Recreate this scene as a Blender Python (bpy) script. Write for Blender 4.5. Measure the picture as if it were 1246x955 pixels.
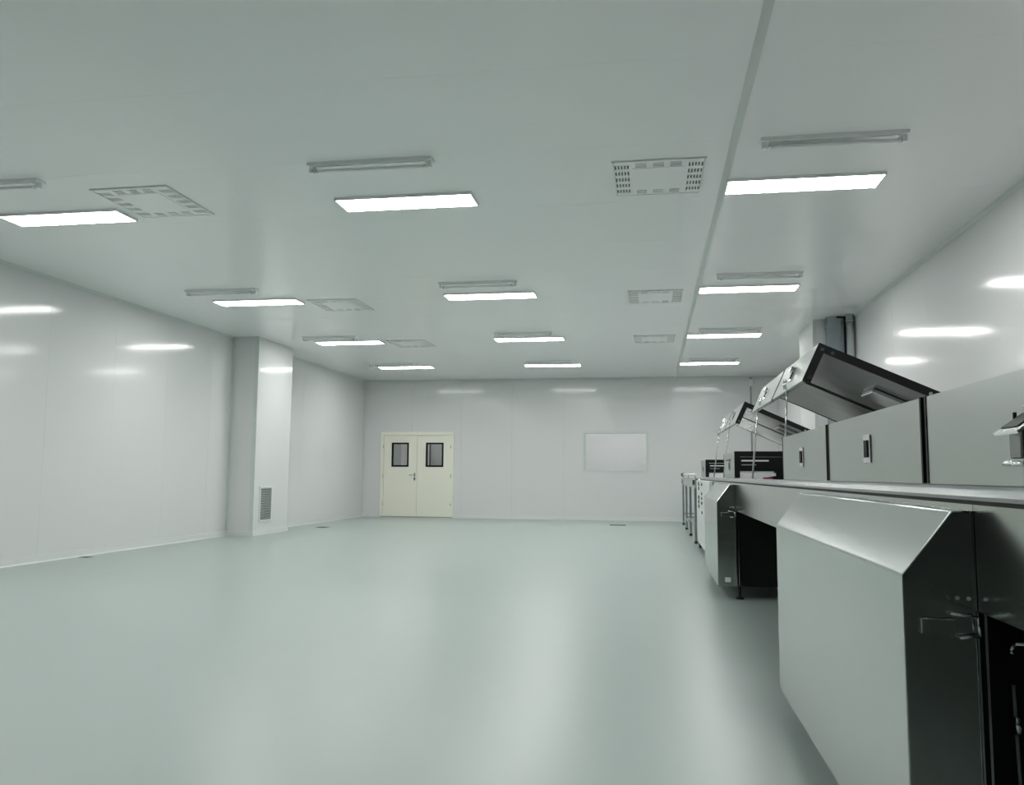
import bpy, bmesh, math, random
from mathutils import Matrix, Vector
random.seed(7)
SC = bpy.context.scene
COL = SC.collection
for o in list(bpy.data.objects):
    bpy.data.objects.remove(o, do_unlink=True)

# ------------------------------------------------------------ camera, world, exposure
F_PX, YAW, PITCH, ROLL, HC = 1026.8, 0.163069, 0.0968345, 0.0068223, 1.10
cy, sy, cp, sp = math.cos(YAW), math.sin(YAW), math.cos(PITCH), math.sin(PITCH)
fwd = Vector((-sy * cp, cy * cp, sp)); rgt = Vector((cy, sy, 0)); up = rgt.cross(fwd)
r2 = rgt * math.cos(ROLL) + up * math.sin(ROLL)
u2 = -rgt * math.sin(ROLL) + up * math.cos(ROLL)
cd = bpy.data.cameras.new('camera'); cam = bpy.data.objects.new('camera', cd); COL.objects.link(cam)
cd.sensor_fit = 'HORIZONTAL'; cd.sensor_width = 36.0; cd.lens = F_PX * 36.0 / 1246.0
cd.clip_start = 0.05; cd.clip_end = 200
M = Matrix((r2, u2, -fwd)).transposed().to_4x4(); M.translation = (0, 0, HC)
cam.matrix_world = M
SC.camera = cam
w = bpy.data.worlds.new('world'); SC.world = w; w.use_nodes = True
w.node_tree.nodes['Background'].inputs[0].default_value = (0.6, 0.65, 0.66, 1)
w.node_tree.nodes['Background'].inputs[1].default_value = 0.0
SC.view_settings.view_transform = 'Standard'; SC.view_settings.look = 'None'
SC.view_settings.gamma = 1.0; SC.view_settings.use_curve_mapping = False
SC.view_settings.exposure = 0.0
LAMP = 33.0            # emission strength of the lit ceiling panels

# room dimensions
XL, XR, YF, YN, ZC = -7.35, 3.02, 21.0, -6.0, 3.51

# ------------------------------------------------------------ materials
def new_mat(name):
    m = bpy.data.materials.new(name); m.use_nodes = True
    return m, m.node_tree.nodes, m.node_tree.links, m.node_tree.nodes['Principled BSDF']

def mat(name, col, rough=0.5, metal=0.0, var=0.0, scale=4.0, stretch=(1, 1, 1), bump=0.0, rvar=0.0, spec=0.5, coat=0.0):
    m, n, l, b = new_mat(name)
    b.inputs['Base Color'].default_value = (*col, 1); b.inputs['Roughness'].default_value = rough
    b.inputs['Metallic'].default_value = metal; b.inputs['Specular IOR Level'].default_value = spec
    if coat: b.inputs['Coat Weight'].default_value = coat; b.inputs['Coat Roughness'].default_value = 0.08
    if var or bump or rvar:
        tc = n.new('ShaderNodeTexCoord'); mp = n.new('ShaderNodeMapping'); mp.inputs['Scale'].default_value = stretch
        g = n.new('ShaderNodeNewGeometry')
        l.new(g.outputs['Position'], mp.inputs['Vector'])
        t = n.new('ShaderNodeTexNoise'); t.inputs['Scale'].default_value = scale; t.inputs['Detail'].default_value = 1.5
        l.new(mp.outputs[0], t.inputs['Vector'])
        if var:
            r = n.new('ShaderNodeMapRange'); r.inputs['From Min'].default_value = 0.1; r.inputs['From Max'].default_value = 0.9
            r.inputs['To Min'].default_value = 1 - var; r.inputs['To Max'].default_value = 1 + var
            l.new(t.outputs['Fac'], r.inputs['Value'])
            mx = n.new('ShaderNodeMix'); mx.data_type = 'RGBA'; mx.blend_type = 'MULTIPLY'; mx.inputs['Factor'].default_value = 1
            mx.inputs[6].default_value = (*col, 1); l.new(r.outputs[0], mx.inputs[7]); l.new(mx.outputs[2], b.inputs['Base Color'])
        if rvar:
            r = n.new('ShaderNodeMapRange'); r.inputs['From Min'].default_value = 0.1; r.inputs['From Max'].default_value = 0.9
            r.inputs['To Min'].default_value = max(0.02, rough - rvar); r.inputs['To Max'].default_value = rough + rvar
            l.new(t.outputs['Fac'], r.inputs['Value']); l.new(r.outputs[0], b.inputs['Roughness'])
        if bump:
            bp = n.new('ShaderNodeBump'); bp.inputs['Strength'].default_value = bump; bp.inputs['Distance'].default_value = 0.01
            l.new(t.outputs['Fac'], bp.inputs['Height']); l.new(bp.outputs[0], b.inputs['Normal'])
    return m

def emis(name, col, s):
    m, n, l, b = new_mat(name)
    b.inputs['Base Color'].default_value = (0.8, 0.8, 0.8, 1)
    b.inputs['Emission Color'].default_value = (*col, 1); b.inputs['Emission Strength'].default_value = s
    return m

def glass(name, tint=(0.97, 0.975, 0.975)):
    m, n, l, b = new_mat(name)
    n.remove(b)
    tr = n.new('ShaderNodeBsdfTransparent'); tr.inputs[0].default_value = (*tint, 1)
    gl = n.new('ShaderNodeBsdfGlossy'); gl.inputs['Roughness'].default_value = 0.03
    fr = n.new('ShaderNodeFresnel'); fr.inputs[0].default_value = 1.6
    mx = n.new('ShaderNodeMixShader')
    l.new(fr.outputs[0], mx.inputs[0]); l.new(tr.outputs[0], mx.inputs[1]); l.new(gl.outputs[0], mx.inputs[2])
    l.new(mx.outputs[0], n['Material Output'].inputs[0])
    return m

MT = {
    'wall': mat('white_wall_panel', (0.715, 0.725, 0.72), 0.11, var=0.012, scale=0.4, spec=0.32),
    'ceil': mat('white_ceiling_panel', (0.90, 0.915, 0.915), 0.20, var=0.01, scale=0.4, spec=0.4),
    'seam': mat('panel_joint', (0.66, 0.69, 0.68), 0.5, var=0.05, scale=5),
    'trim': mat('white_trim', (0.70, 0.73, 0.71), 0.35, var=0.02, scale=3),
    'strip': mat('joint_strip', (0.62, 0.67, 0.65), 0.35, var=0.03, scale=3),
    'floor': mat('green_epoxy_floor', (0.375, 0.437, 0.414), 0.31, var=0.012, scale=3.0, spec=0.33),
    'steel': mat('brushed_steel', (0.50, 0.525, 0.505), 0.18, 1.0, var=0.02, scale=1.2),
    'satin': mat('satin_steel', (0.50, 0.525, 0.505), 0.33, 1.0, var=0.02, scale=1.2),
    'polish': mat('polished_steel', (0.66, 0.69, 0.68), 0.12, 1.0, var=0.03, scale=4, rvar=0.04),
    'inner': mat('inner_steel', (0.30, 0.315, 0.315), 0.22, 1.0, var=0.06, scale=4, rvar=0.05),
    'galv': mat('galvanised_duct', (0.40, 0.45, 0.475), 0.35, 1.0, var=0.06, scale=9),
    'chrome': mat('chrome', (0.80, 0.82, 0.82), 0.10, 1.0, var=0.02, scale=20),
    'black': mat('black_rubber', (0.008, 0.009, 0.009), 0.55, var=0.2, scale=12, spec=0.2),
    'blackpanel': mat('black_steel_panel', (0.010, 0.011, 0.011), 0.40, var=0.2, scale=5, spec=0.25),
    'dark': mat('dark_recess', (0.03, 0.035, 0.035), 0.6, var=0.1, scale=10),
    'grey': mat('grey_slot', (0.20, 0.23, 0.225), 0.6, var=0.1, scale=10),
    'door': mat('cream_door_paint', (0.85, 0.85, 0.735), 0.35, var=0.015, scale=2),
    'white': mat('white_plastic', (0.82, 0.84, 0.84), 0.35, var=0.02, scale=6),
    'belt': mat('pale_belt', (0.62, 0.65, 0.64), 0.5, var=0.04, scale=8),
    'red': mat('red_plastic', (0.35, 0.05, 0.08), 0.4, var=0.1, scale=20),
    'tube': mat('clear_lamp_tube', (0.88, 0.90, 0.92), 0.08, var=0.02, scale=10, spec=0.8),
    'grille': mat('grey_grille', (0.33, 0.36, 0.35), 0.4, var=0.05, scale=20),
    'rear_dark': mat('darkened_rear_wall', (0.035, 0.04, 0.04), 0.5, var=0.05, scale=2),
    'lamp': emis('lit_diffuser', (1.0, 1.0, 0.985), LAMP),
    'corr': mat('corridor_paint', (0.62, 0.625, 0.63), 0.6, var=0.02, scale=1),
    'pipe': mat('bright_pipe', (0.80, 0.82, 0.83), 0.28, 1.0, var=0.02, scale=6),
    'part': mat('grey_partition', (0.36, 0.38, 0.38), 0.6, var=0.02, scale=1),
    'glass': glass('window_glass'),
}

# ------------------------------------------------------------ mesh helpers
class MB:
    def __init__(s): s.bm = bmesh.new()
    def box(s, x0, x1, y0, y1, z0, z1):
        vs = [s.bm.verts.new(c) for c in ((x0, y0, z0), (x1, y0, z0), (x1, y1, z0), (x0, y1, z0), (x0, y0, z1), (x1, y0, z1), (x1, y1, z1), (x0, y1, z1))]
        for f in ((3, 2, 1, 0), (4, 5, 6, 7), (0, 1, 5, 4), (1, 2, 6, 5), (2, 3, 7, 6), (3, 0, 4, 7)): s.bm.faces.new([vs[i] for i in f])
        return s
    def prism(s, prof, y0, y1):                 # profile in XZ, extruded along Y
        a = [s.bm.verts.new((x, y0, z)) for x, z in prof]; b = [s.bm.verts.new((x, y1, z)) for x, z in prof]
        n = len(prof); fs = [s.bm.faces.new(a), s.bm.faces.new(b[::-1])]
        for i in range(n): fs.append(s.bm.faces.new((a[i], b[i], b[(i + 1) % n], a[(i + 1) % n])))
        bmesh.ops.recalc_face_normals(s.bm, faces=fs)
        return s
    def tube(s, p, q, r, n=12, r2=None):
        p, q = Vector(p), Vector(q); d = (q - p).normalized()
        a = d.orthogonal().normalized(); b = d.cross(a); r2 = r if r2 is None else r2
        A = []; B = []
        for i in range(n):
            t = 2 * math.pi * i / n; v = a * math.cos(t) + b * math.sin(t)
            A.append(s.bm.verts.new(p + v * r)); B.append(s.bm.verts.new(q + v * r2))
        fs = [s.bm.faces.new(A), s.bm.faces.new(B[::-1])]
        for i in range(n):
            f = s.bm.faces.new((A[i], B[i], B[(i + 1) % n], A[(i + 1) % n])); f.smooth = True; fs.append(f)
        bmesh.ops.recalc_face_normals(s.bm, faces=fs)
        return s
    def path(s, pts, r, n=8):
        for p, q in zip(pts, pts[1:]): s.tube(p, q, r, n)
        return s
    def plate(s, u0, u1, v0, v1, holes, w0, w1, fn):
        # slab in (u, v) with rectangular holes, thickness w0..w1; fn(u, v, w) gives the point
        us = sorted({u0, u1, *[c for h in holes for c in h[:2] if u0 < c < u1]})
        vs = sorted({v0, v1, *[c for h in holes for c in h[2:] if v0 < c < v1]})
        solid = {}
        for i in range(len(us) - 1):
            for j in range(len(vs) - 1):
                uc = (us[i] + us[i + 1]) / 2; vc = (vs[j] + vs[j + 1]) / 2
                solid[i, j] = not any(h[0] < uc < h[1] and h[2] < vc < h[3] for h in holes)
        cache = {}
        def V(i, j, k):
            if (i, j, k) not in cache: cache[i, j, k] = s.bm.verts.new(fn(us[i], vs[j], (w0, w1)[k]))
            return cache[i, j, k]
        fs = []
        for (i, j), ok in solid.items():
            if not ok: continue
            for k in (0, 1): fs.append(s.bm.faces.new((V(i, j, k), V(i + 1, j, k), V(i + 1, j + 1, k), V(i, j + 1, k))))
            for di, dj, e in ((-1, 0, ((i, j), (i, j + 1))), (1, 0, ((i + 1, j), (i + 1, j + 1))), (0, -1, ((i, j), (i + 1, j))), (0, 1, ((i, j + 1), (i + 1, j + 1)))):
                if not solid.get((i + di, j + dj), False):
                    (a, b), (c, d) = e; fs.append(s.bm.faces.new((V(a, b, 0), V(c, d, 0), V(c, d, 1), V(a, b, 1))))
        bmesh.ops.recalc_face_normals(s.bm, faces=fs)
        return s
    def bevel(s, w=0.003, seg=1):
        bmesh.ops.bevel(s.bm, geom=s.bm.edges[:], offset=w, segments=seg, profile=0.5, affect='EDGES', clamp_overlap=True)
        return s
    def build(s, name, m, parent=None, loc=None):
        me = bpy.data.meshes.new(name); s.bm.to_mesh(me); s.bm.free()
        me.materials.append(MT[m]); o = bpy.data.objects.new(name, me); COL.objects.link(o)
        if parent: o.parent = parent
        if loc: o.location = loc
        return o

def tag(o, label=None, cat=None, group=None, kind=None):
    if label: o['label'] = label
    if cat: o['category'] = cat
    if group: o['group'] = group
    if kind: o['kind'] = kind
    return o

def empty(name, loc, label=None, cat=None, group=None, kind=None):
    o = bpy.data.objects.new(name, None); COL.objects.link(o); o.location = loc; o.empty_display_size = 0.1
    return tag(o, label, cat, group, kind)

def copy_tree(o, parent=None):
    c = o.copy(); COL.objects.link(c)
    if parent: c.parent = parent
    for ch in list(o.children): copy_tree(ch, c)
    return c

def struct(o, label=None, cat=None): return tag(o, label, cat, kind='structure')

# ------------------------------------------------------------ floor
fl = struct(MB().box(XL - 0.3, XR + 0.3, YN - 0.3, YF + 3.2, -0.2, 0).build('floor', 'floor'), 'glossy pale green seamless epoxy floor of the clean room', 'floor')

# ------------------------------------------------------------ walls of tall white panels
GAP = 0.002
DOOR = (-6.84, -4.97, 0.0, 2.14)
WIN = (-1.645, -0.075, 1.19, 2.16)
def wall(name, label, u0, u1, step, start, fn, holes=(), m='wall'):
    # backing slab with panels proud of it by 12 mm; fn(u, z, depth) with depth measured into the wall
    b = struct(MB().plate(u0, u1, 0, ZC + 0.05, holes, 0.012, 0.16, fn).build(name, 'seam'), label, 'wall')
    k = math.floor((u0 - start) / step); u = start + k * step
    while u < u1:
        a, c = max(u0, u) + GAP / 2, min(u1, u + step) - GAP / 2
        if c - a > 0.02:
            hs = [h for h in holes if h[0] < c and h[1] > a]
            p = MB().plate(a, c, 0, ZC, hs, 0.0, 0.012, fn)
            cx = (a + c) / 2; t = random.uniform(-0.0006, 0.0006); t2 = random.uniform(-0.0004, 0.0004)
            o = p.build('wall_panel', m, b)
            # every panel sits a hair out of true, which breaks up the reflections
            piv = Vector(fn(cx, ZC / 2, 0)); ax = Vector(fn(cx, ZC, 0)) - Vector(fn(cx, 0, 0)); ah = Vector(fn(cx + 1, 0, 0)) - Vector(fn(cx, 0, 0))
            R = Matrix.Translation(piv) @ Matrix.Rotation(t, 4, ax) @ Matrix.Rotation(t2, 4, ah) @ Matrix.Translation(-piv)
            o.matrix_local = R
        u += step
    return b

wall('wall_left', 'long white panelled wall on the left with a boxed column', YN, YF, 1.3, 8.0, lambda u, z, d: (XL - d, u, z))
wall('wall_right', 'white panelled wall behind the steel tunnel machine', YN, YF, 1.3, 8.53, lambda u, z, d: (XR + d, u, z))
wall('wall_back', 'white panelled end wall with the cream double door and window', XL, XR, 1.3, -7.35, lambda u, z, d: (u, YF + d, z), [DOOR, WIN])
wall('wall_front', 'unseen wall behind the camera, coloured dark so the steel reflects darkness', XL, XR, 1.3, -7.35, lambda u, z, d: (u, YN - d, z), (), 'rear_dark')  # unseen wall coloured dark so the cabinet ends mirror darkness

# boxed columns on the two long walls
def column(name, label, x0, x1, y0, y1):
    b = struct(MB().box(x0, x1, y0, y1, 0, ZC).build(name, 'wall'), label, 'column')
    room = x1 if x0 < -3 else x0; s = 1 if x0 < -3 else -1
    for yy in (y0, y1):
        e = MB().box(room - 0.03 * s if s > 0 else room - 0.003, room + 0.003 if s > 0 else room + 0.03, yy - 0.003, yy + 0.003, 0.09, ZC - 0.04).build('corner_strip', 'strip', b)
    for xa, xb in (((room - 0.075, room - 0.031), (x0, x0 + 0.05)) if s > 0 else ((room + 0.031, room + 0.05),)):
        MB().box(xa, xb, y0 - 0.003, y0, 0.09, ZC - 0.04).build('edge_strip', 'strip', b)
    # cove foot
    MB().box(min(room, room + 0.012 * s), max(room, room + 0.012 * s), y0 - 0.012, y1 + 0.012, 0, 0.09).build('foot_strip', 'trim', b)
    MB().box(x0, x1, y0 - 0.012, y0, 0, 0.09).build('foot_strip', 'trim', b)
    return b
column('wall_left_column', 'boxed white column on the left wall with a return air grille', XL, -6.855, 13.93, 15.36)
column('wall_right_column', 'boxed white column on the right wall behind the raised covers', 2.48, XR, 13.42, 14.62)

# baseboards, ceiling coves and corner strips
def cove(prof, y0, y1, name, flip=False):
    return MB().prism([(-x if flip else x, z) for x, z in prof], y0, y1)
base_prof = [(0, 0), (0.035, 0), (0.014, 0.016), (0.012, 0.09), (0, 0.09)]
def base_y(name, x, s, y0, y1):
    struct(MB().prism([(x + s * a, z) for a, z in base_prof], y0, y1).build(name, 'trim'), None)
struct(MB().prism([(XL + a, z) for a, z in base_prof], YN, 13.93).build('baseboard_left', 'trim'), 'white skirting along the left wall before the column', 'baseboard')
struct(MB().prism([(XL + a, z) for a, z in base_prof], 15.36, YF).build('baseboard_left_far', 'trim'), 'white skirting along the left wall beyond the column', 'baseboard')
struct(MB().prism([(XR - a, z) for a, z in base_prof], YN, 13.42).build('baseboard_right', 'trim'), 'white skirting along the right wall', 'baseboard')
for i, (a, b) in enumerate(((XL, DOOR[0] - 0.06), (DOOR[1] + 0.06, XR))):
    o = MB().prism([(x, z) for x, z in base_prof], a, b).build('baseboard_back' if i == 0 else 'baseboard_back_long', 'trim')
    o.rotation_euler.z = -math.pi / 2; o.location = (0, YF, 0)   # profile x -> -Y, run y -> X
    struct(o, ('white skirting left of the cream door', 'white skirting from the cream door to the machine')[i], 'baseboard')
cp_ = [(0, 0), (0.03, 0), (0.03, -0.004), (0.004, -0.03), (0, -0.03)]
tn = 0
def ytrim(x, s, y0, y1, label):
    global tn; tn += 1
    struct(MB().prism([(x + s * a, ZC + z) for a, z in cp_], y0, y1).build('trim_%d' % tn, 'strip'), label, 'trim')
ytrim(XL, 1, YN, 13.93, 'thin cove strip between ceiling and left wall before the column')
ytrim(XL, 1, 15.36, YF, 'thin cove strip between ceiling and left wall beyond the column')
ytrim(XR, -1, YN, 13.42, 'thin cove strip between ceiling and right wall')
tn += 1
struct(MB().box(XL, XR, YF - 0.03, YF, ZC - 0.03, ZC).build('trim_%d' % tn, 'strip'), 'thin cove strip between ceiling and end wall', 'trim')
for xx in (XL, XR - 0.02):
    tn += 1
    struct(MB().box(xx, xx + 0.02, YF - 0.02, YF, 0.09, ZC - 0.03).build('trim_%d' % tn, 'strip'), 'upright corner strip at the %s end of the end wall' % ('left' if xx < 0 else 'right'), 'trim')
tn += 1
struct(MB().box(XL, XL + 0.015, 13.90, 13.926, 0.09, ZC - 0.03).build('trim_%d' % tn, 'strip'), 'upright strip where left wall meets the near side of the column', 'trim')

# ------------------------------------------------------------ ceiling
ce = struct(MB().box(XL - 0.2, XR + 0.2, YN - 0.2, YF + 0.2, ZC + 0.012, ZC + 0.15).build('ceiling', 'seam'), 'white panelled clean room ceiling with rows of lights', 'ceiling')
xs = [XL, 0.617, XR]
y = 6.05 - 1.28 * 10
while y < YF:
    a, c = max(YN, y) + GAP / 2, min(YF, y + 1.28) - GAP / 2
    if c - a > 0.05:
        for x0, x1 in zip(xs, xs[1:]):
            o = MB().box(x0 + 0.002, x1 - 0.002, a, c, 0, 0.012).build('ceiling_panel', 'ceil', ce)
            o.location = (0, 0, ZC)
    y += 1.28
tn += 1
struct(MB().box(0.59, 0.645, YN, YF, ZC - 0.004, ZC).build('trim_%d' % tn, 'strip'), 'grey joint strip running along the ceiling over the machine', 'trim')

# ------------------------------------------------------------ corridor seen through the glass of door and window
struct(MB().box(XL, XR, YF + 2.9, YF + 3.0, 0, 2.9).build('wall_corridor', 'corr'), 'pale corridor wall seen through the window and door glass', 'wall')
struct(MB().box(XL, XR, YF + 0.17, YF + 3.0, 2.9, 3.0).build('ceiling_corridor', 'corr'), 'corridor ceiling beyond the end wall', 'ceiling')
struct(MB().box(XL - 0.1, XL, YF + 0.17, YF + 3.0, 0, 3.0).build('wall_corridor_left', 'corr'), 'left end of the corridor beyond the door', 'wall')
struct(MB().box(XR, XR + 0.1, YF + 0.17, YF + 3.0, 0, 3.0).build('wall_corridor_right', 'corr'), 'right end of the corridor beyond the window', 'wall')
struct(MB().box(-7.3, -6.82, YF + 1.6, YF + 1.65, 0, 2.9).build('wall_partition_left', 'part'), 'grey partition seen through the left door glass', 'wall')
struct(MB().box(-5.97, -4.9, YF + 1.6, YF + 1.65, 0, 2.9).build('wall_partition_right', 'part'), 'grey partition seen through the right door glass', 'wall')
struct(MB().box(-6.005, -5.972, YF + 1.57, YF + 1.66, 0, 2.9).build('trim_%d' % (tn + 1), 'dark'), 'dark upright edge of the partition seen through the right door glass', 'trim')
for cx, nm in ((-5.9, 'door'), (-1.7, 'left half of the window'), (-0.1, 'right half of the window')):
    t = empty('added_corridor_light', (cx, YF + 1.5, 2.9), 'added unseen light brightening the corridor beyond the %s' % nm, 'light', 'added corridor lights')  # unseen lamps added to brighten what shows through the glass
    MB().box(-0.62, 0.62, -0.17, 0.17, -0.03, 0).build('frame', 'white', t)
    MB().box(-0.58, 0.58, -0.14, 0.14, -0.034, -0.03).build('diffuser', 'lamp', t)

# ------------------------------------------------------------ double door
d = struct(empty('door_1', (0, YF, 0)), 'cream double door with two black framed glass panes', 'door')
x0, x1, z0, z1 = DOOR
fr = MB(); fr.box(x0 - 0.03, x0 + 0.05, -0.03, 0.10, 0, z1 + 0.03); fr.box(x1 - 0.05, x1 + 0.03, -0.03, 0.10, 0, z1 + 0.03); fr.box(x0 + 0.05, x1 - 0.05, -0.03, 0.10, z1 - 0.05, z1 + 0.03)
fr.build('door_frame', 'door', d)
MB().box(x0 - 0.02, x1 + 0.02, -0.035, 0.05, 0.0, 0.02).build('threshold', 'grille', d)
xm = (x0 + x1) / 2
for a, b, h in ((x0 + 0.054, xm - 0.003, (-6.57, -6.14, 1.29, 1.885)), (xm + 0.003, x1 - 0.054, (-5.665, -5.225, 1.29, 1.885))):
    lf = MB().plate(a, b, 0.022, z1 - 0.054, [h], -0.005, 0.045, lambda u, v, q: (u, q, v)).build('door_leaf', 'door', d)
    MB().plate(h[0] - 0.012, h[1] + 0.012, h[2] - 0.012, h[3] + 0.012, [(h[0] + 0.03, h[1] - 0.03, h[2] + 0.03, h[3] - 0.03)], -0.014, 0.03, lambda u, v, q: (u, q, v)).build('pane_frame', 'black', lf)
    MB().box(h[0] + 0.028, h[1] - 0.028, 0.012, 0.018, h[2] + 0.028, h[3] - 0.028).build('pane', 'glass', lf)
    for zz in (0.35, 1.05, 1.8):
        hx = a - 0.01 if a < xm - 0.5 else b + 0.01
        MB().tube((hx, -0.036, zz - 0.05), (hx, -0.036, zz + 0.05), 0.01, 8).build('hinge', 'chrome', lf)
    if b < xm:
        hn = MB().box(b - 0.075, b - 0.035, -0.013, -0.005, 0.93, 1.12); hn.build('handle_plate', 'chrome', lf)
        MB().path([(b - 0.055, -0.01, 1.07), (b - 0.055, -0.06, 1.07), (b - 0.19, -0.06, 1.07)], 0.011).build('handle', 'chrome', lf)
        MB().tube((b - 0.055, -0.013, 0.97), (b - 0.055, -0.04, 0.97), 0.018, 10).build('lock', 'black', lf)

# ------------------------------------------------------------ window in the end wall
wd = struct(empty('window_1', (0, YF, 0)), 'wide glazed window in the end wall right of the door', 'window')
a, b, c, e = WIN
MB().plate(a - 0.02, b + 0.02, c - 0.02, e + 0.02, [(a + 0.03, b - 0.03, c + 0.03, e - 0.03)], -0.012, 0.16, lambda u, v, q: (u, q, v)).build('window_frame', 'strip', wd)
MB().box(a + 0.028, b - 0.028, 0.0, 0.006, c + 0.028, e - 0.028).build('pane', 'glass', wd)
MB().box(a + 0.028, b - 0.028, 0.13, 0.136, c + 0.028, e - 0.028).build('pane', 'glass', wd)

# ------------------------------------------------------------ ceiling panel lights
ROWS = [(3.2, None), (7.03, 'nearest'), (11.0, 'second'), (14.68, 'third'), (18.3, 'farthest')]
COLS = [(-5.44, 'left'), (-2.11, 'middle'), (1.25, 'right')]
side = {'left': 'on the column wall side', 'middle': 'over the middle of the floor', 'right': 'on the steel machine side'}
lp = empty('ceiling_light', (0, 0, ZC))
MB().plate(-0.615, 0.615, -0.165, 0.165, [(-0.602, 0.602, -0.152, 0.152)], -0.026, 0.0, lambda u, v, q: (u, v, q)).build('frame', 'white', lp)
MB().box(-0.602, 0.602, -0.152, 0.152, -0.0265, -0.018).build('diffuser', 'lamp', lp)
first = True
for yy, rn in ROWS:
    for xx, cn in COLS:
        o = lp if first else copy_tree(lp); first = False
        o.location = (xx, yy, ZC)
        lab = ('lit rectangular ceiling light in the %s row, %s' % (rn, side[cn])) if rn else \
              ('lit rectangular ceiling light %s, %s' % ('above the camera' if yy > 1 else 'behind the camera', side[cn]))
        tag(o, lab, 'light', 'lit ceiling panel lights')

# slim unlit tube lamps, one in front of each light
def batten():
    t = empty('tube_lamp', (0, 0, ZC))
    MB().prism([(-0.5, 0), (-0.5, -0.02), (-0.47, -0.026), (0.47, -0.026), (0.5, -0.02), (0.5, 0)], -0.055, 0.055).build('housing', 'white', t)
    MB().prism([(-0.44, -0.0262), (-0.44, -0.03), (0.44, -0.03), (0.44, -0.0262)], -0.035, 0.035).build('reflector', 'polish', t)
    for s in (-1, 1):
        MB().box(s * 0.475 - 0.016, s * 0.475 + 0.016, -0.022, 0.022, -0.070, -0.024).build('lamp_holder', 'white', t)
    tb = MB().tube((-0.46, 0, -0.056), (0.46, 0, -0.056), 0.014, 12).build('tube', 'tube', t)
    for s in (-1, 1): MB().tube((s * 0.459, 0, -0.056), (s * 0.43, 0, -0.056), 0.0152, 12).build('end_cap', 'chrome', tb)
    return t
bt = batten(); first = True
BROWS = [(6.09, 'nearest'), (10.24, 'second'), (14.08, 'third'), (17.75, 'farthest')]
BC = [(-5.6, 'left'), (-2.13, 'middle'), (1.30, 'right')]
for yy, rn in BROWS:
    for xx, cn in BC:
        if rn == 'nearest' and cn == 'left': xx = -5.48
        o = bt if first else copy_tree(bt); first = False
        o.location = (xx, yy, ZC)
        tag(o, 'unlit tube lamp before the %s row light %s' % (rn, side[cn]), 'lamp', 'unlit tube lamps on the ceiling')

# square supply air diffusers
def diffuser():
    t = empty('air_diffuser', (0, 0, ZC))
    holes = []
    for s in (-1, 1):
        for g in range(5):
            for k in range(5):
                cx = s * 0.285 + (k - 2) * 0.024; cyy = -0.28 + g * 0.14
                holes.append((cx - 0.0065, cx + 0.0065, cyy - 0.042, cyy + 0.042))
        for g in range(3):
            for k in range(3):
                cx = -0.135 + g * 0.135; cyy = s * 0.31 + (k - 1) * 0.034
                holes.append((cx - 0.042, cx + 0.042, cyy - 0.0085, cyy + 0.0085))
    MB().box(-0.344, 0.344, -0.384, 0.384, -0.002, 0.0).build('backing', 'grey', t)
    MB().plate(-0.36, 0.36, -0.40, 0.40, [(-0.345, 0.345, -0.385, 0.385)], -0.012, 0.0, lambda u, v, q: (u, v, q)).build('frame', 'trim', t)
    pl = MB().plate(-0.343, 0.343, -0.383, 0.383, holes, -0.010, -0.006, lambda u, v, q: (u, v, q)).build('perforated_plate', 'ceil', t)
    MB().box(-0.2, 0.2, -0.25, 0.25, -0.013, -0.010).build('centre_plate', 'ceil', pl)
    return t
df = diffuser(); first = True
for yy, rn in ((6.75, 'nearest'), (11.4, 'second'), (15.0, 'third')):
    for xx, cn in ((-4.37, 'between the left and middle lights'), (0.08, 'between the middle and right lights')):
        o = df if first else copy_tree(df); first = False
        o.location = (xx, yy, ZC)
        tag(o, 'slotted square air diffuser in the %s row, %s' % (rn, cn), 'air vent', 'slotted ceiling air diffusers')

# return air grille on the left column
g = empty('return_air_grille', (-6.855, 14.385, 0.24), 'grey slatted return air grille low on the boxed column', 'air vent')
MB().plate(-0.25, 0.25, 0, 0.62, [(-0.215, 0.215, 0.03, 0.59)], -0.002, 0.018, lambda u, v, q: (q, u, v)).build('frame', 'trim', g)
MB().box(0.0, 0.004, -0.215, 0.215, 0.03, 0.59).build('backing', 'dark', g)
sm = MB(); sm.prism([(0.006, 0), (0.018, -0.012), (0.019, -0.010), (0.008, 0.006)], -0.215, 0.215)
sl = sm.build('slat', 'grille', g, (0, 0, 0.055)); 
for k in range(1, 18):
    o = sl.copy(); COL.objects.link(o); o.parent = g; o.location = (0, 0, 0.055 + 0.031 * k)
MB().box(0.004, 0.02, -0.006, 0.006, 0.03, 0.59).build('mullion', 'grille', g)

# floor drains
def drain(x, y, lx, ly, label):
    t = empty('floor_drain', (x, y, 0), label, 'drain')
    MB().box(-lx / 2, lx / 2, -ly / 2, ly / 2, 0, 0.004).build('frame', 'grille', t)
    sm = MB().box(-lx / 2 + 0.01, lx / 2 - 0.01, -ly / 2 + 0.01, ly / 2 - 0.01, 0.004, 0.006).build('grate', 'dark', t)
drain(-0.73, 18.95, 0.36, 0.30, 'dark drain cover in the floor below the end wall window')
drain(-6.62, 16.55, 0.22, 0.26, 'small dark drain cover in the floor beyond the column')
drain(-7.20, 10.0, 0.14, 0.12, 'small dark drain cover at the foot of the left wall')

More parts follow.
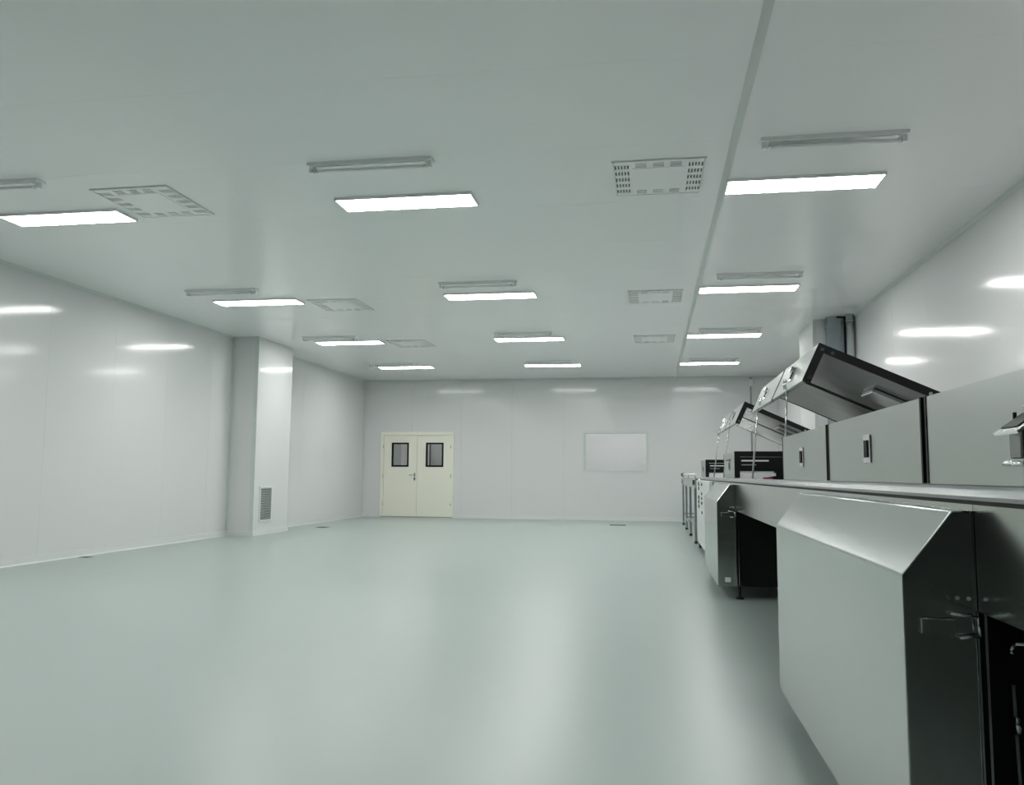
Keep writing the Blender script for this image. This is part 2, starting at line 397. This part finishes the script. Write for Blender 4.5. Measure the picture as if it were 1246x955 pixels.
# ------------------------------------------------------------ tunnel machine: bed with hinged covers
XB = 0.748; BW = 1.39; HX = XB + 0.007 + BW; ZB0, ZB1 = 0.79, 1.038
bed = empty('tunnel_machine', (XB, -1.5, ZB0), 'long stainless steel tunnel machine with some covers propped open', 'machine')
def bp(mb, name, m, parent=None):               # part given in world coordinates, parented to the bed
    o = mb.build(name, m, parent or bed)
    if not parent or parent is bed: o.location = -Vector(bed.location)
    return o
BY0, BY1 = -1.5, 13.4
bp(MB().box(XB + 0.004, HX, BY0, BY1, ZB0 + 0.004, ZB1 - 0.01), 'bed_beam', 'inner')
for a, b in ((BY0, 2.155), (2.155, 6.05), (6.05, 9.9), (9.9, BY1)):
    sp_ = MB().box(XB - 0.0, XB + 0.012, a + 0.0015, b - 0.0015, ZB0, ZB1)
    bp(sp_, 'side_plate', 'steel')
bp(MB().box(XB - 0.006, XB + 0.06, BY0, BY1, ZB1 - 0.001, ZB1 + 0.009), 'edge_rail', 'black')
bp(MB().prism([(XB - 0.010, ZB1 + 0.009), (XB - 0.009, ZB1 + 0.018), (XB - 0.001, ZB1 + 0.034), (XB + 0.004, ZB1 + 0.042), (XB + 0.05, ZB1 + 0.042), (XB + 0.05, ZB1 + 0.009)], BY0, BY1), 'top_rail', 'inner')
bp(MB().box(HX - 0.06, HX, BY0, BY1, ZB1 - 0.01, ZB1 + 0.035), 'rear_rail', 'polish')
bp(MB().box(XB + 0.07, HX - 0.07, BY0 + 0.05, BY1 - 0.05, ZB1 - 0.01, ZB1 + 0.006), 'belt', 'belt')
bp(MB().box(0.965, 1.04, 8.5 - 0.9, 7.67, ZB1 + 0.006, ZB1 + 0.052), 'switch_box', 'red')

L_PROF = [(-BW, 0), (-BW, 0.24), (0, 0.24), (0, 0), (-0.015, 0), (-0.015, 0.226), (-BW + 0.015, 0.226), (-BW + 0.015, 0)]
def rim_prof(o, t): return [(-BW - o, 0), (-BW - o, 0.24 + o), (o, 0.24 + o), (o, 0), (-t, 0), (-t, 0.24 - t), (-BW + t, 0.24 - t), (-BW + t, 0)]
CZ = ZB1 + 0.045
B_ANG = 24.4                                    # covers raised behind another one
def cover(y0, y1, ang, latch, ends):
    L = y1 - y0
    c = MB().prism(L_PROF, 0.014, L - 0.014).build('cover', 'satin', bed)
    c.location = Vector((HX, y0, CZ)) - Vector(bed.location); c.rotation_euler.y = math.radians(ang)
    for ya, yb in ((0.0, 0.014), (L - 0.014, L)):
        MB().prism(rim_prof(0.002, 0.045 if ya == 0.0 and ang != B_ANG else 0.024), ya, yb).build('gasket', 'black', c)
    if ang > 0:
        MB().box(-BW + 0.03, -0.03, 0.05, L - 0.05, 0.216, 0.226).build('liner', 'inner', c)
        if ang != B_ANG:
            lb = MB().box(-0.92, -0.15, 0.50, 0.80, 0.186, 0.216); lb.bevel(0.006); lb = lb.build('lamp_box', 'polish', c)
        MB().box(-BW + 0.004, -BW + 0.02, 0.0, L, -0.008, 0.0).build('lip', 'inner', c)
        for x, z in ((-BW + 0.028, 0.03), (-BW + 0.03, 0.21), (-BW + 0.09, 0.212), (-0.72, 0.212), (-0.2, 0.212)):
            MB().tube((x, -0.004, z), (x, 0.004, z), 0.011, 8).build('bolt', 'chrome', c)
    if ends:
        MB().box(-BW + 0.04, -0.04, 0.006, 0.014, 0.062, 0.19).build('end_plate', 'blackpanel', c)
        MB().box(-BW + 0.06, -BW + 0.30, 0.000, 0.006, 0.150, 0.163).build('slot_strip', 'white', c)
        MB().box(-BW + 0.06, -BW + 0.19, 0.000, 0.006, 0.115, 0.123).build('slot_strip', 'grille', c)
        cu = MB()
        for k in range(6): cu.box(-BW + 0.045 + k * 0.05, -BW + 0.094 + k * 0.05, 0.010, 0.013, -0.03, 0.062)
        cu.build('bright_slot_fill', 'white', c)  # white strips added so the slot looks bright against the dark tunnel
        MB().prism([(-BW + 0.27, -0.025), (-BW + 0.30, 0.01), (-BW + 0.36, 0.02), (-BW + 0.36, 0.06), (-BW + 0.42, 0.06), (-BW + 0.42, -0.025)], -0.01, 0.004).build('drive_bracket', 'blackpanel', c)
    # toggle latch on the front face
    x = -BW; yl = latch
    MB().box(x - 0.006, x, yl - 0.045, yl + 0.045, 0.065, 0.165).bevel(0.002).build('latch_plate', 'chrome', c)
    MB().box(x - 0.010, x - 0.006, yl - 0.022, yl + 0.022, 0.085, 0.145).build('latch_recess', 'black', c)
    if ang > 0:
        MB().path([(x - 0.01, yl - 0.03, 0.01), (x - 0.03, yl - 0.03, 0.06), (x - 0.03, yl + 0.03, 0.06), (x - 0.01, yl + 0.03, 0.01)], 0.007).build('latch_loop', 'chrome', c)
        MB().box(x - 0.03, x - 0.006, yl - 0.03, yl + 0.03, 0.13, 0.165).bevel(0.004).build('latch_lever', 'chrome', c)
    return c
CV = [(-0.10, 1.20, 0, 0.6, 0), (1.22, 2.50, 0, 0.60, 0), (2.53, 3.81, 0, 0.61, 0), (3.84, 5.09, 0, 0.62, 0),
      (5.11, 6.39, 24.5, 0.64, 0), (6.395, 7.67, 24.4, 0.64, 0), (7.95, 9.09, 0, 0.5, 1),
      (9.10, 10.39, 24.5, 0.64, 0), (10.395, 11.70, 24.4, 0.64, 0), (12.10, 13.05, 0, 0.45, 1)]
covers = [cover(*c) for c in CV]
# the lever of the nearest latch stands out from its cover
c1 = covers[1]; x = -BW; yl = 0.60
lv = MB()
lv.prism([(x - 0.006, 0.140), (x - 0.062, 0.102), (x - 0.065, 0.107), (x - 0.009, 0.147)], yl - 0.075, yl + 0.04)
lv.build('latch_lever', 'chrome', c1)
MB().prism([(x - 0.010, 0.1465), (x - 0.052, 0.1165), (x - 0.053, 0.1180), (x - 0.011, 0.1485)], yl - 0.045, yl + 0.032).build('lever_pad', 'dark', c1)
MB().box(x - 0.04, x - 0.01, yl - 0.028, yl + 0.028, 0.055, 0.112).bevel(0.003).build('latch_body', 'inner', c1)
MB().path([(x - 0.012, yl - 0.05, 0.05), (x - 0.042, yl - 0.05, 0.045), (x - 0.042, yl + 0.05, 0.045), (x - 0.012, yl + 0.05, 0.05)], 0.005).build('latch_loop', 'chrome', c1)
for s in (-0.04, 0.04):
    MB().tube((x - 0.022, yl + s, 0.12), (x - 0.022, yl + s, 0.150), 0.004, 8).build('bolt', 'black', c1)
# T-shaped catch on the mid cover
MB().box(-BW - 0.012, -BW - 0.004, 0.42, 0.78, 0.165, 0.175).build('latch_bar', 'dark', covers[6])
# gas struts that hold the raised covers
for yt, yb in ((5.72, 5.35), (7.25, 7.0), (9.85, 9.75), (11.35, 11.2)):
    s_ = MB(); s_.tube((0.80, yb, ZB1 + 0.03), (0.84, (yt + yb) / 2, 1.36), 0.0075, 8)
    o = bp(s_, 'strut', 'grille')
    r_ = MB().tube((0.84, (yt + yb) / 2, 1.36), (0.885, yt, 1.67), 0.0055, 8).build('strut_rod', 'chrome', o)

# unseen black panels on posts, added to keep light out under the bed
sf = empty('rear_light_block', (HX, -1.5, 0), 'added unseen black panels keeping light out below the machine bed', 'panel')
for a, b in ((0, 3.6), (3.6, 7.3), (7.3, 11.1), (11.1, 14.9)):
    MB().box(-0.02, -0.005, a + 0.002, b - 0.002, 0.06, ZB0 + 0.002).build('light_block_panel', 'blackpanel', sf)
    MB().box(-0.03, 0.0, a + 0.05, a + 0.09, 0, ZB0 + 0.002).build('post', 'dark', sf)
# ------------------------------------------------------------ base cabinets with chamfered side boxes
def cabinet(y0, y1, label, near):
    t = empty('base_cabinet', (XB, y0, 0), label, 'cabinet', 'chamfered base cabinets under the tunnel machine')
    L = y1 - y0; F = 0.585 - XB; T = 1.022
    prof = [(-0.0015, 0.115), (F, 0.115), (F, 0.87), (-0.047, T), (-0.0015, T)]
    sb = MB().prism(prof, 0, L); sb.bevel(0.004, 2); sb = sb.build('side_box', 'steel', t)
    MB().box(-0.0022, 0.0015, -0.004, 0.0, 0.115, ZB0 - 0.002).build('edge_strip', 'polish', sb)
    MB().box(-0.006, -0.0012, -0.005, 0.0, ZB0, T).build('edge_strip', 'polish', sb)
    # latch on the end of the box
    MB().box(F + 0.035, F + 0.112, -0.014, -0.0005, 0.737, 0.772).bevel(0.002).build('latch_plate', 'steel', sb)
    MB().path([(F + 0.10, -0.014, 0.785), (F + 0.158, -0.016, 0.778), (F + 0.162, -0.016, 0.735), (F + 0.118, -0.014, 0.730)], 0.0035).build('latch_loop', 'chrome', sb)
    for q in (0.0, 0.02, 0.045): MB().tube((F + 0.10 + q, -0.004, 0.82 - q * 0.05), (F + 0.10 + q, 0.001, 0.82), 0.005, 8).build('rivet', 'chrome', sb)
    if not near:
        MB().box(F + 0.062, F + 0.112, -0.003, 0.0, 0.155, 0.195).build('rating_plate', 'white', sb)
    # cabinet body behind the side box
    D = HX - XB - 0.04
    MB().box(0.03, D, 0.05, L, 0.115, ZB0 + 0.002).build('body', 'inner', t)
    ep = MB().box(0.03, D, 0.04, 0.05, 0.115, ZB0 - 0.002).build('end_panel', 'blackpanel', t)
    MB().box(0.012, 0.030, 0.03, 0.06, 0.10, ZB0 - 0.002).build('corner_post', 'blackpanel', t)
    MB().box(0.024, 0.030, 0.027, 0.03, 0.115, ZB0 - 0.005).build('door_edge', 'polish', ep)
    if near: MB().path([(0.085, 0.03, 0.688), (0.075, 0.02, 0.70), (0.085, 0.02, 0.715), (0.20, 0.02, 0.715)], 0.005).build('hook', 'chrome', ep)
    if near: MB().tube((0.088, 0.026, 0.25), (0.080, 0.026, 0.62), 0.004, 8).build('rod', 'grille', ep)
    if near: MB().tube((0.086, 0.022, 0.51), (0.084, 0.022, 0.55), 0.009, 8).build('rod_clamp', 'polish', ep)
    for fx in (0.03, D - 0.04):
        for fy in (0.06, L - 0.06):
            ft = MB().tube((fx, fy, 0.0), (fx, fy, 0.014), 0.035, 12); ft.tube((fx, fy, 0.014), (fx, fy, 0.115), 0.012, 8)
            ft.build('foot', 'dark', t)
    return t
cabinet(2.157, 4.20, 'chamfered steel base cabinet nearest the camera, under the closed covers', True)
cabinet(7.90, 9.69, 'chamfered steel base cabinet farther back, beyond the dark open bay', False)

# control cabinet under the far end of the bed
cc = empty('control_cabinet', (0.70, 10.6, 0.0), 'pale control cabinet with black switches at the far end of the machine', 'cabinet')
MB().box(0, 0.044, 0, 2.9, 0.10, 1.034).bevel(0.003).build('front_plate', 'trim', cc)
MB().box(0.05, 1.3, 0.02, 2.9, 0.10, ZB0 - 0.004).build('body', 'inner', cc)
for k in range(7):
    for q in (0, 1):
        if (k * 3 + q) % 4 == 3: continue
        zz = 0.98 - k * 0.065
        MB().tube((-0.012, 1.5 + q * 0.75, zz), (0.001, 1.5 + q * 0.75, zz), 0.02 if q == 0 else 0.028, 10).build('switch', 'black', cc)
for fx in (0.04, 1.2):
    for fy in (0.1, 2.8):
        MB().tube((fx, fy, 0), (fx, fy, 0.10), 0.025, 10).build('foot', 'dark', cc)

# ------------------------------------------------------------ roller table at the end of the line
rt = empty('roller_table', (0.70, 13.95, 0), 'steel roller table on thin legs at the far end of the line', 'table')
LY = 5.9
for xx in (0.0, 1.15):
    MB().box(xx, xx + 0.035, 0, LY, 0.90, 1.06).bevel(0.004).build('side_rail', 'steel', rt)
    for yy in (0.25, 2.1, 3.9, 5.6):
        lg = MB().box(xx - 0.002, xx + 0.038, yy, yy + 0.045, 0.04, 0.90).build('leg', 'galv', rt)
        MB().tube((xx + 0.018, yy + 0.022, 0), (xx + 0.018, yy + 0.022, 0.04), 0.03, 10).build('foot', 'dark', lg)
    MB().box(xx + 0.004, xx + 0.03, 2.15, 3.9, 0.20, 0.24).build('stretcher', 'grille', rt)
    MB().box(xx + 0.004, xx + 0.03, 0.3, 2.1, 0.28, 0.31).build('stretcher', 'grille', rt)
for yy in (0.25, 2.1, 3.9, 5.6):
    MB().box(0.04, 1.15, yy + 0.01, yy + 0.035, 0.24, 0.27).build('crossbar', 'grille', rt)
rl = MB().tube((0.037, 0, 0), (1.148, 0, 0), 0.03, 12).build('roller', 'chrome', rt, (0, 0.1, 1.02))
for k in range(1, 48):
    o = rl.copy(); COL.objects.link(o); o.parent = rt; o.location = (0, 0.1 + 0.121 * k, 1.02)
gr = MB().tube((0.02, 0.1, 1.12), (0.02, LY, 1.12), 0.018, 10).build('guide_rail', 'white', rt)
for yy in (0.3, 2.9, 5.6): MB().tube((0.02, yy, 1.06), (0.02, yy, 1.12), 0.01, 8).build('guide_post', 'grille', rt)
MB().tube((0.02, LY, 1.12), (0.02, LY + 0.10, 1.12), 0.04, 12).build('end_knob', 'black', rt)
MB().box(-0.02, 0.0, LY - 0.5, LY - 0.2, 0.93, 1.02).bevel(0.005).build('junction_box', 'grille', rt)
MB().box(-0.02, 0.0, 0.3, 0.5, 0.95, 1.03).bevel(0.005).build('junction_box', 'dark', rt)

# ------------------------------------------------------------ ducts by the right hand column
du = empty('exhaust_duct', (2.79, 13.3, 1.2), 'flat grey exhaust duct rising in front of the right column', 'duct')
MB().box(-0.13, 0.13, -0.08, 0.10, 0, ZC - 1.2).build('duct_body', 'galv', du)
for zz in (0.6, 1.5, 2.15): MB().box(-0.145, 0.145, -0.095, 0.10, zz, zz + 0.03).build('flange', 'galv', du)
MB().box(0.10, 0.15, -0.11, -0.08, 0.1, ZC - 1.2).build('cable_tray', 'black', du)
MB().box(-0.0, 0.15, -0.10, -0.081, ZC - 1.225, ZC - 1.2).build('top_bracket', 'black', du)
MB().tube((0.04, -0.088, 1.93), (0.075, -0.088, 2.25), 0.012, 8).build('stay', 'grille', du)
pi = empty('round_duct', (2.945, 13.06, 1.2), 'round silver pipe rising to the ceiling beside the flat duct', 'pipe')
MB().tube((0, 0, 0), (0, 0, ZC - 1.2), 0.055, 20).build('pipe', 'pipe', pi)
for zz in (0.9, 2.2): MB().tube((0, 0, zz), (0, 0, zz + 0.03), 0.06, 20).build('clamp', 'grille', pi)
cdt = empty('conduit', (2.40, YF - 0.03, 0.8), 'thin grey conduit dropping down the end wall behind the machine', 'conduit')
MB().tube((0, 0, 0), (0, 0, ZC - 0.8 - 0.03), 0.018, 8).build('pipe', 'grille', cdt)
MB().box(-0.05, 0.05, -0.03, 0.03, ZC - 1.05, ZC - 0.88).bevel(0.006).build('junction_box', 'white', cdt)
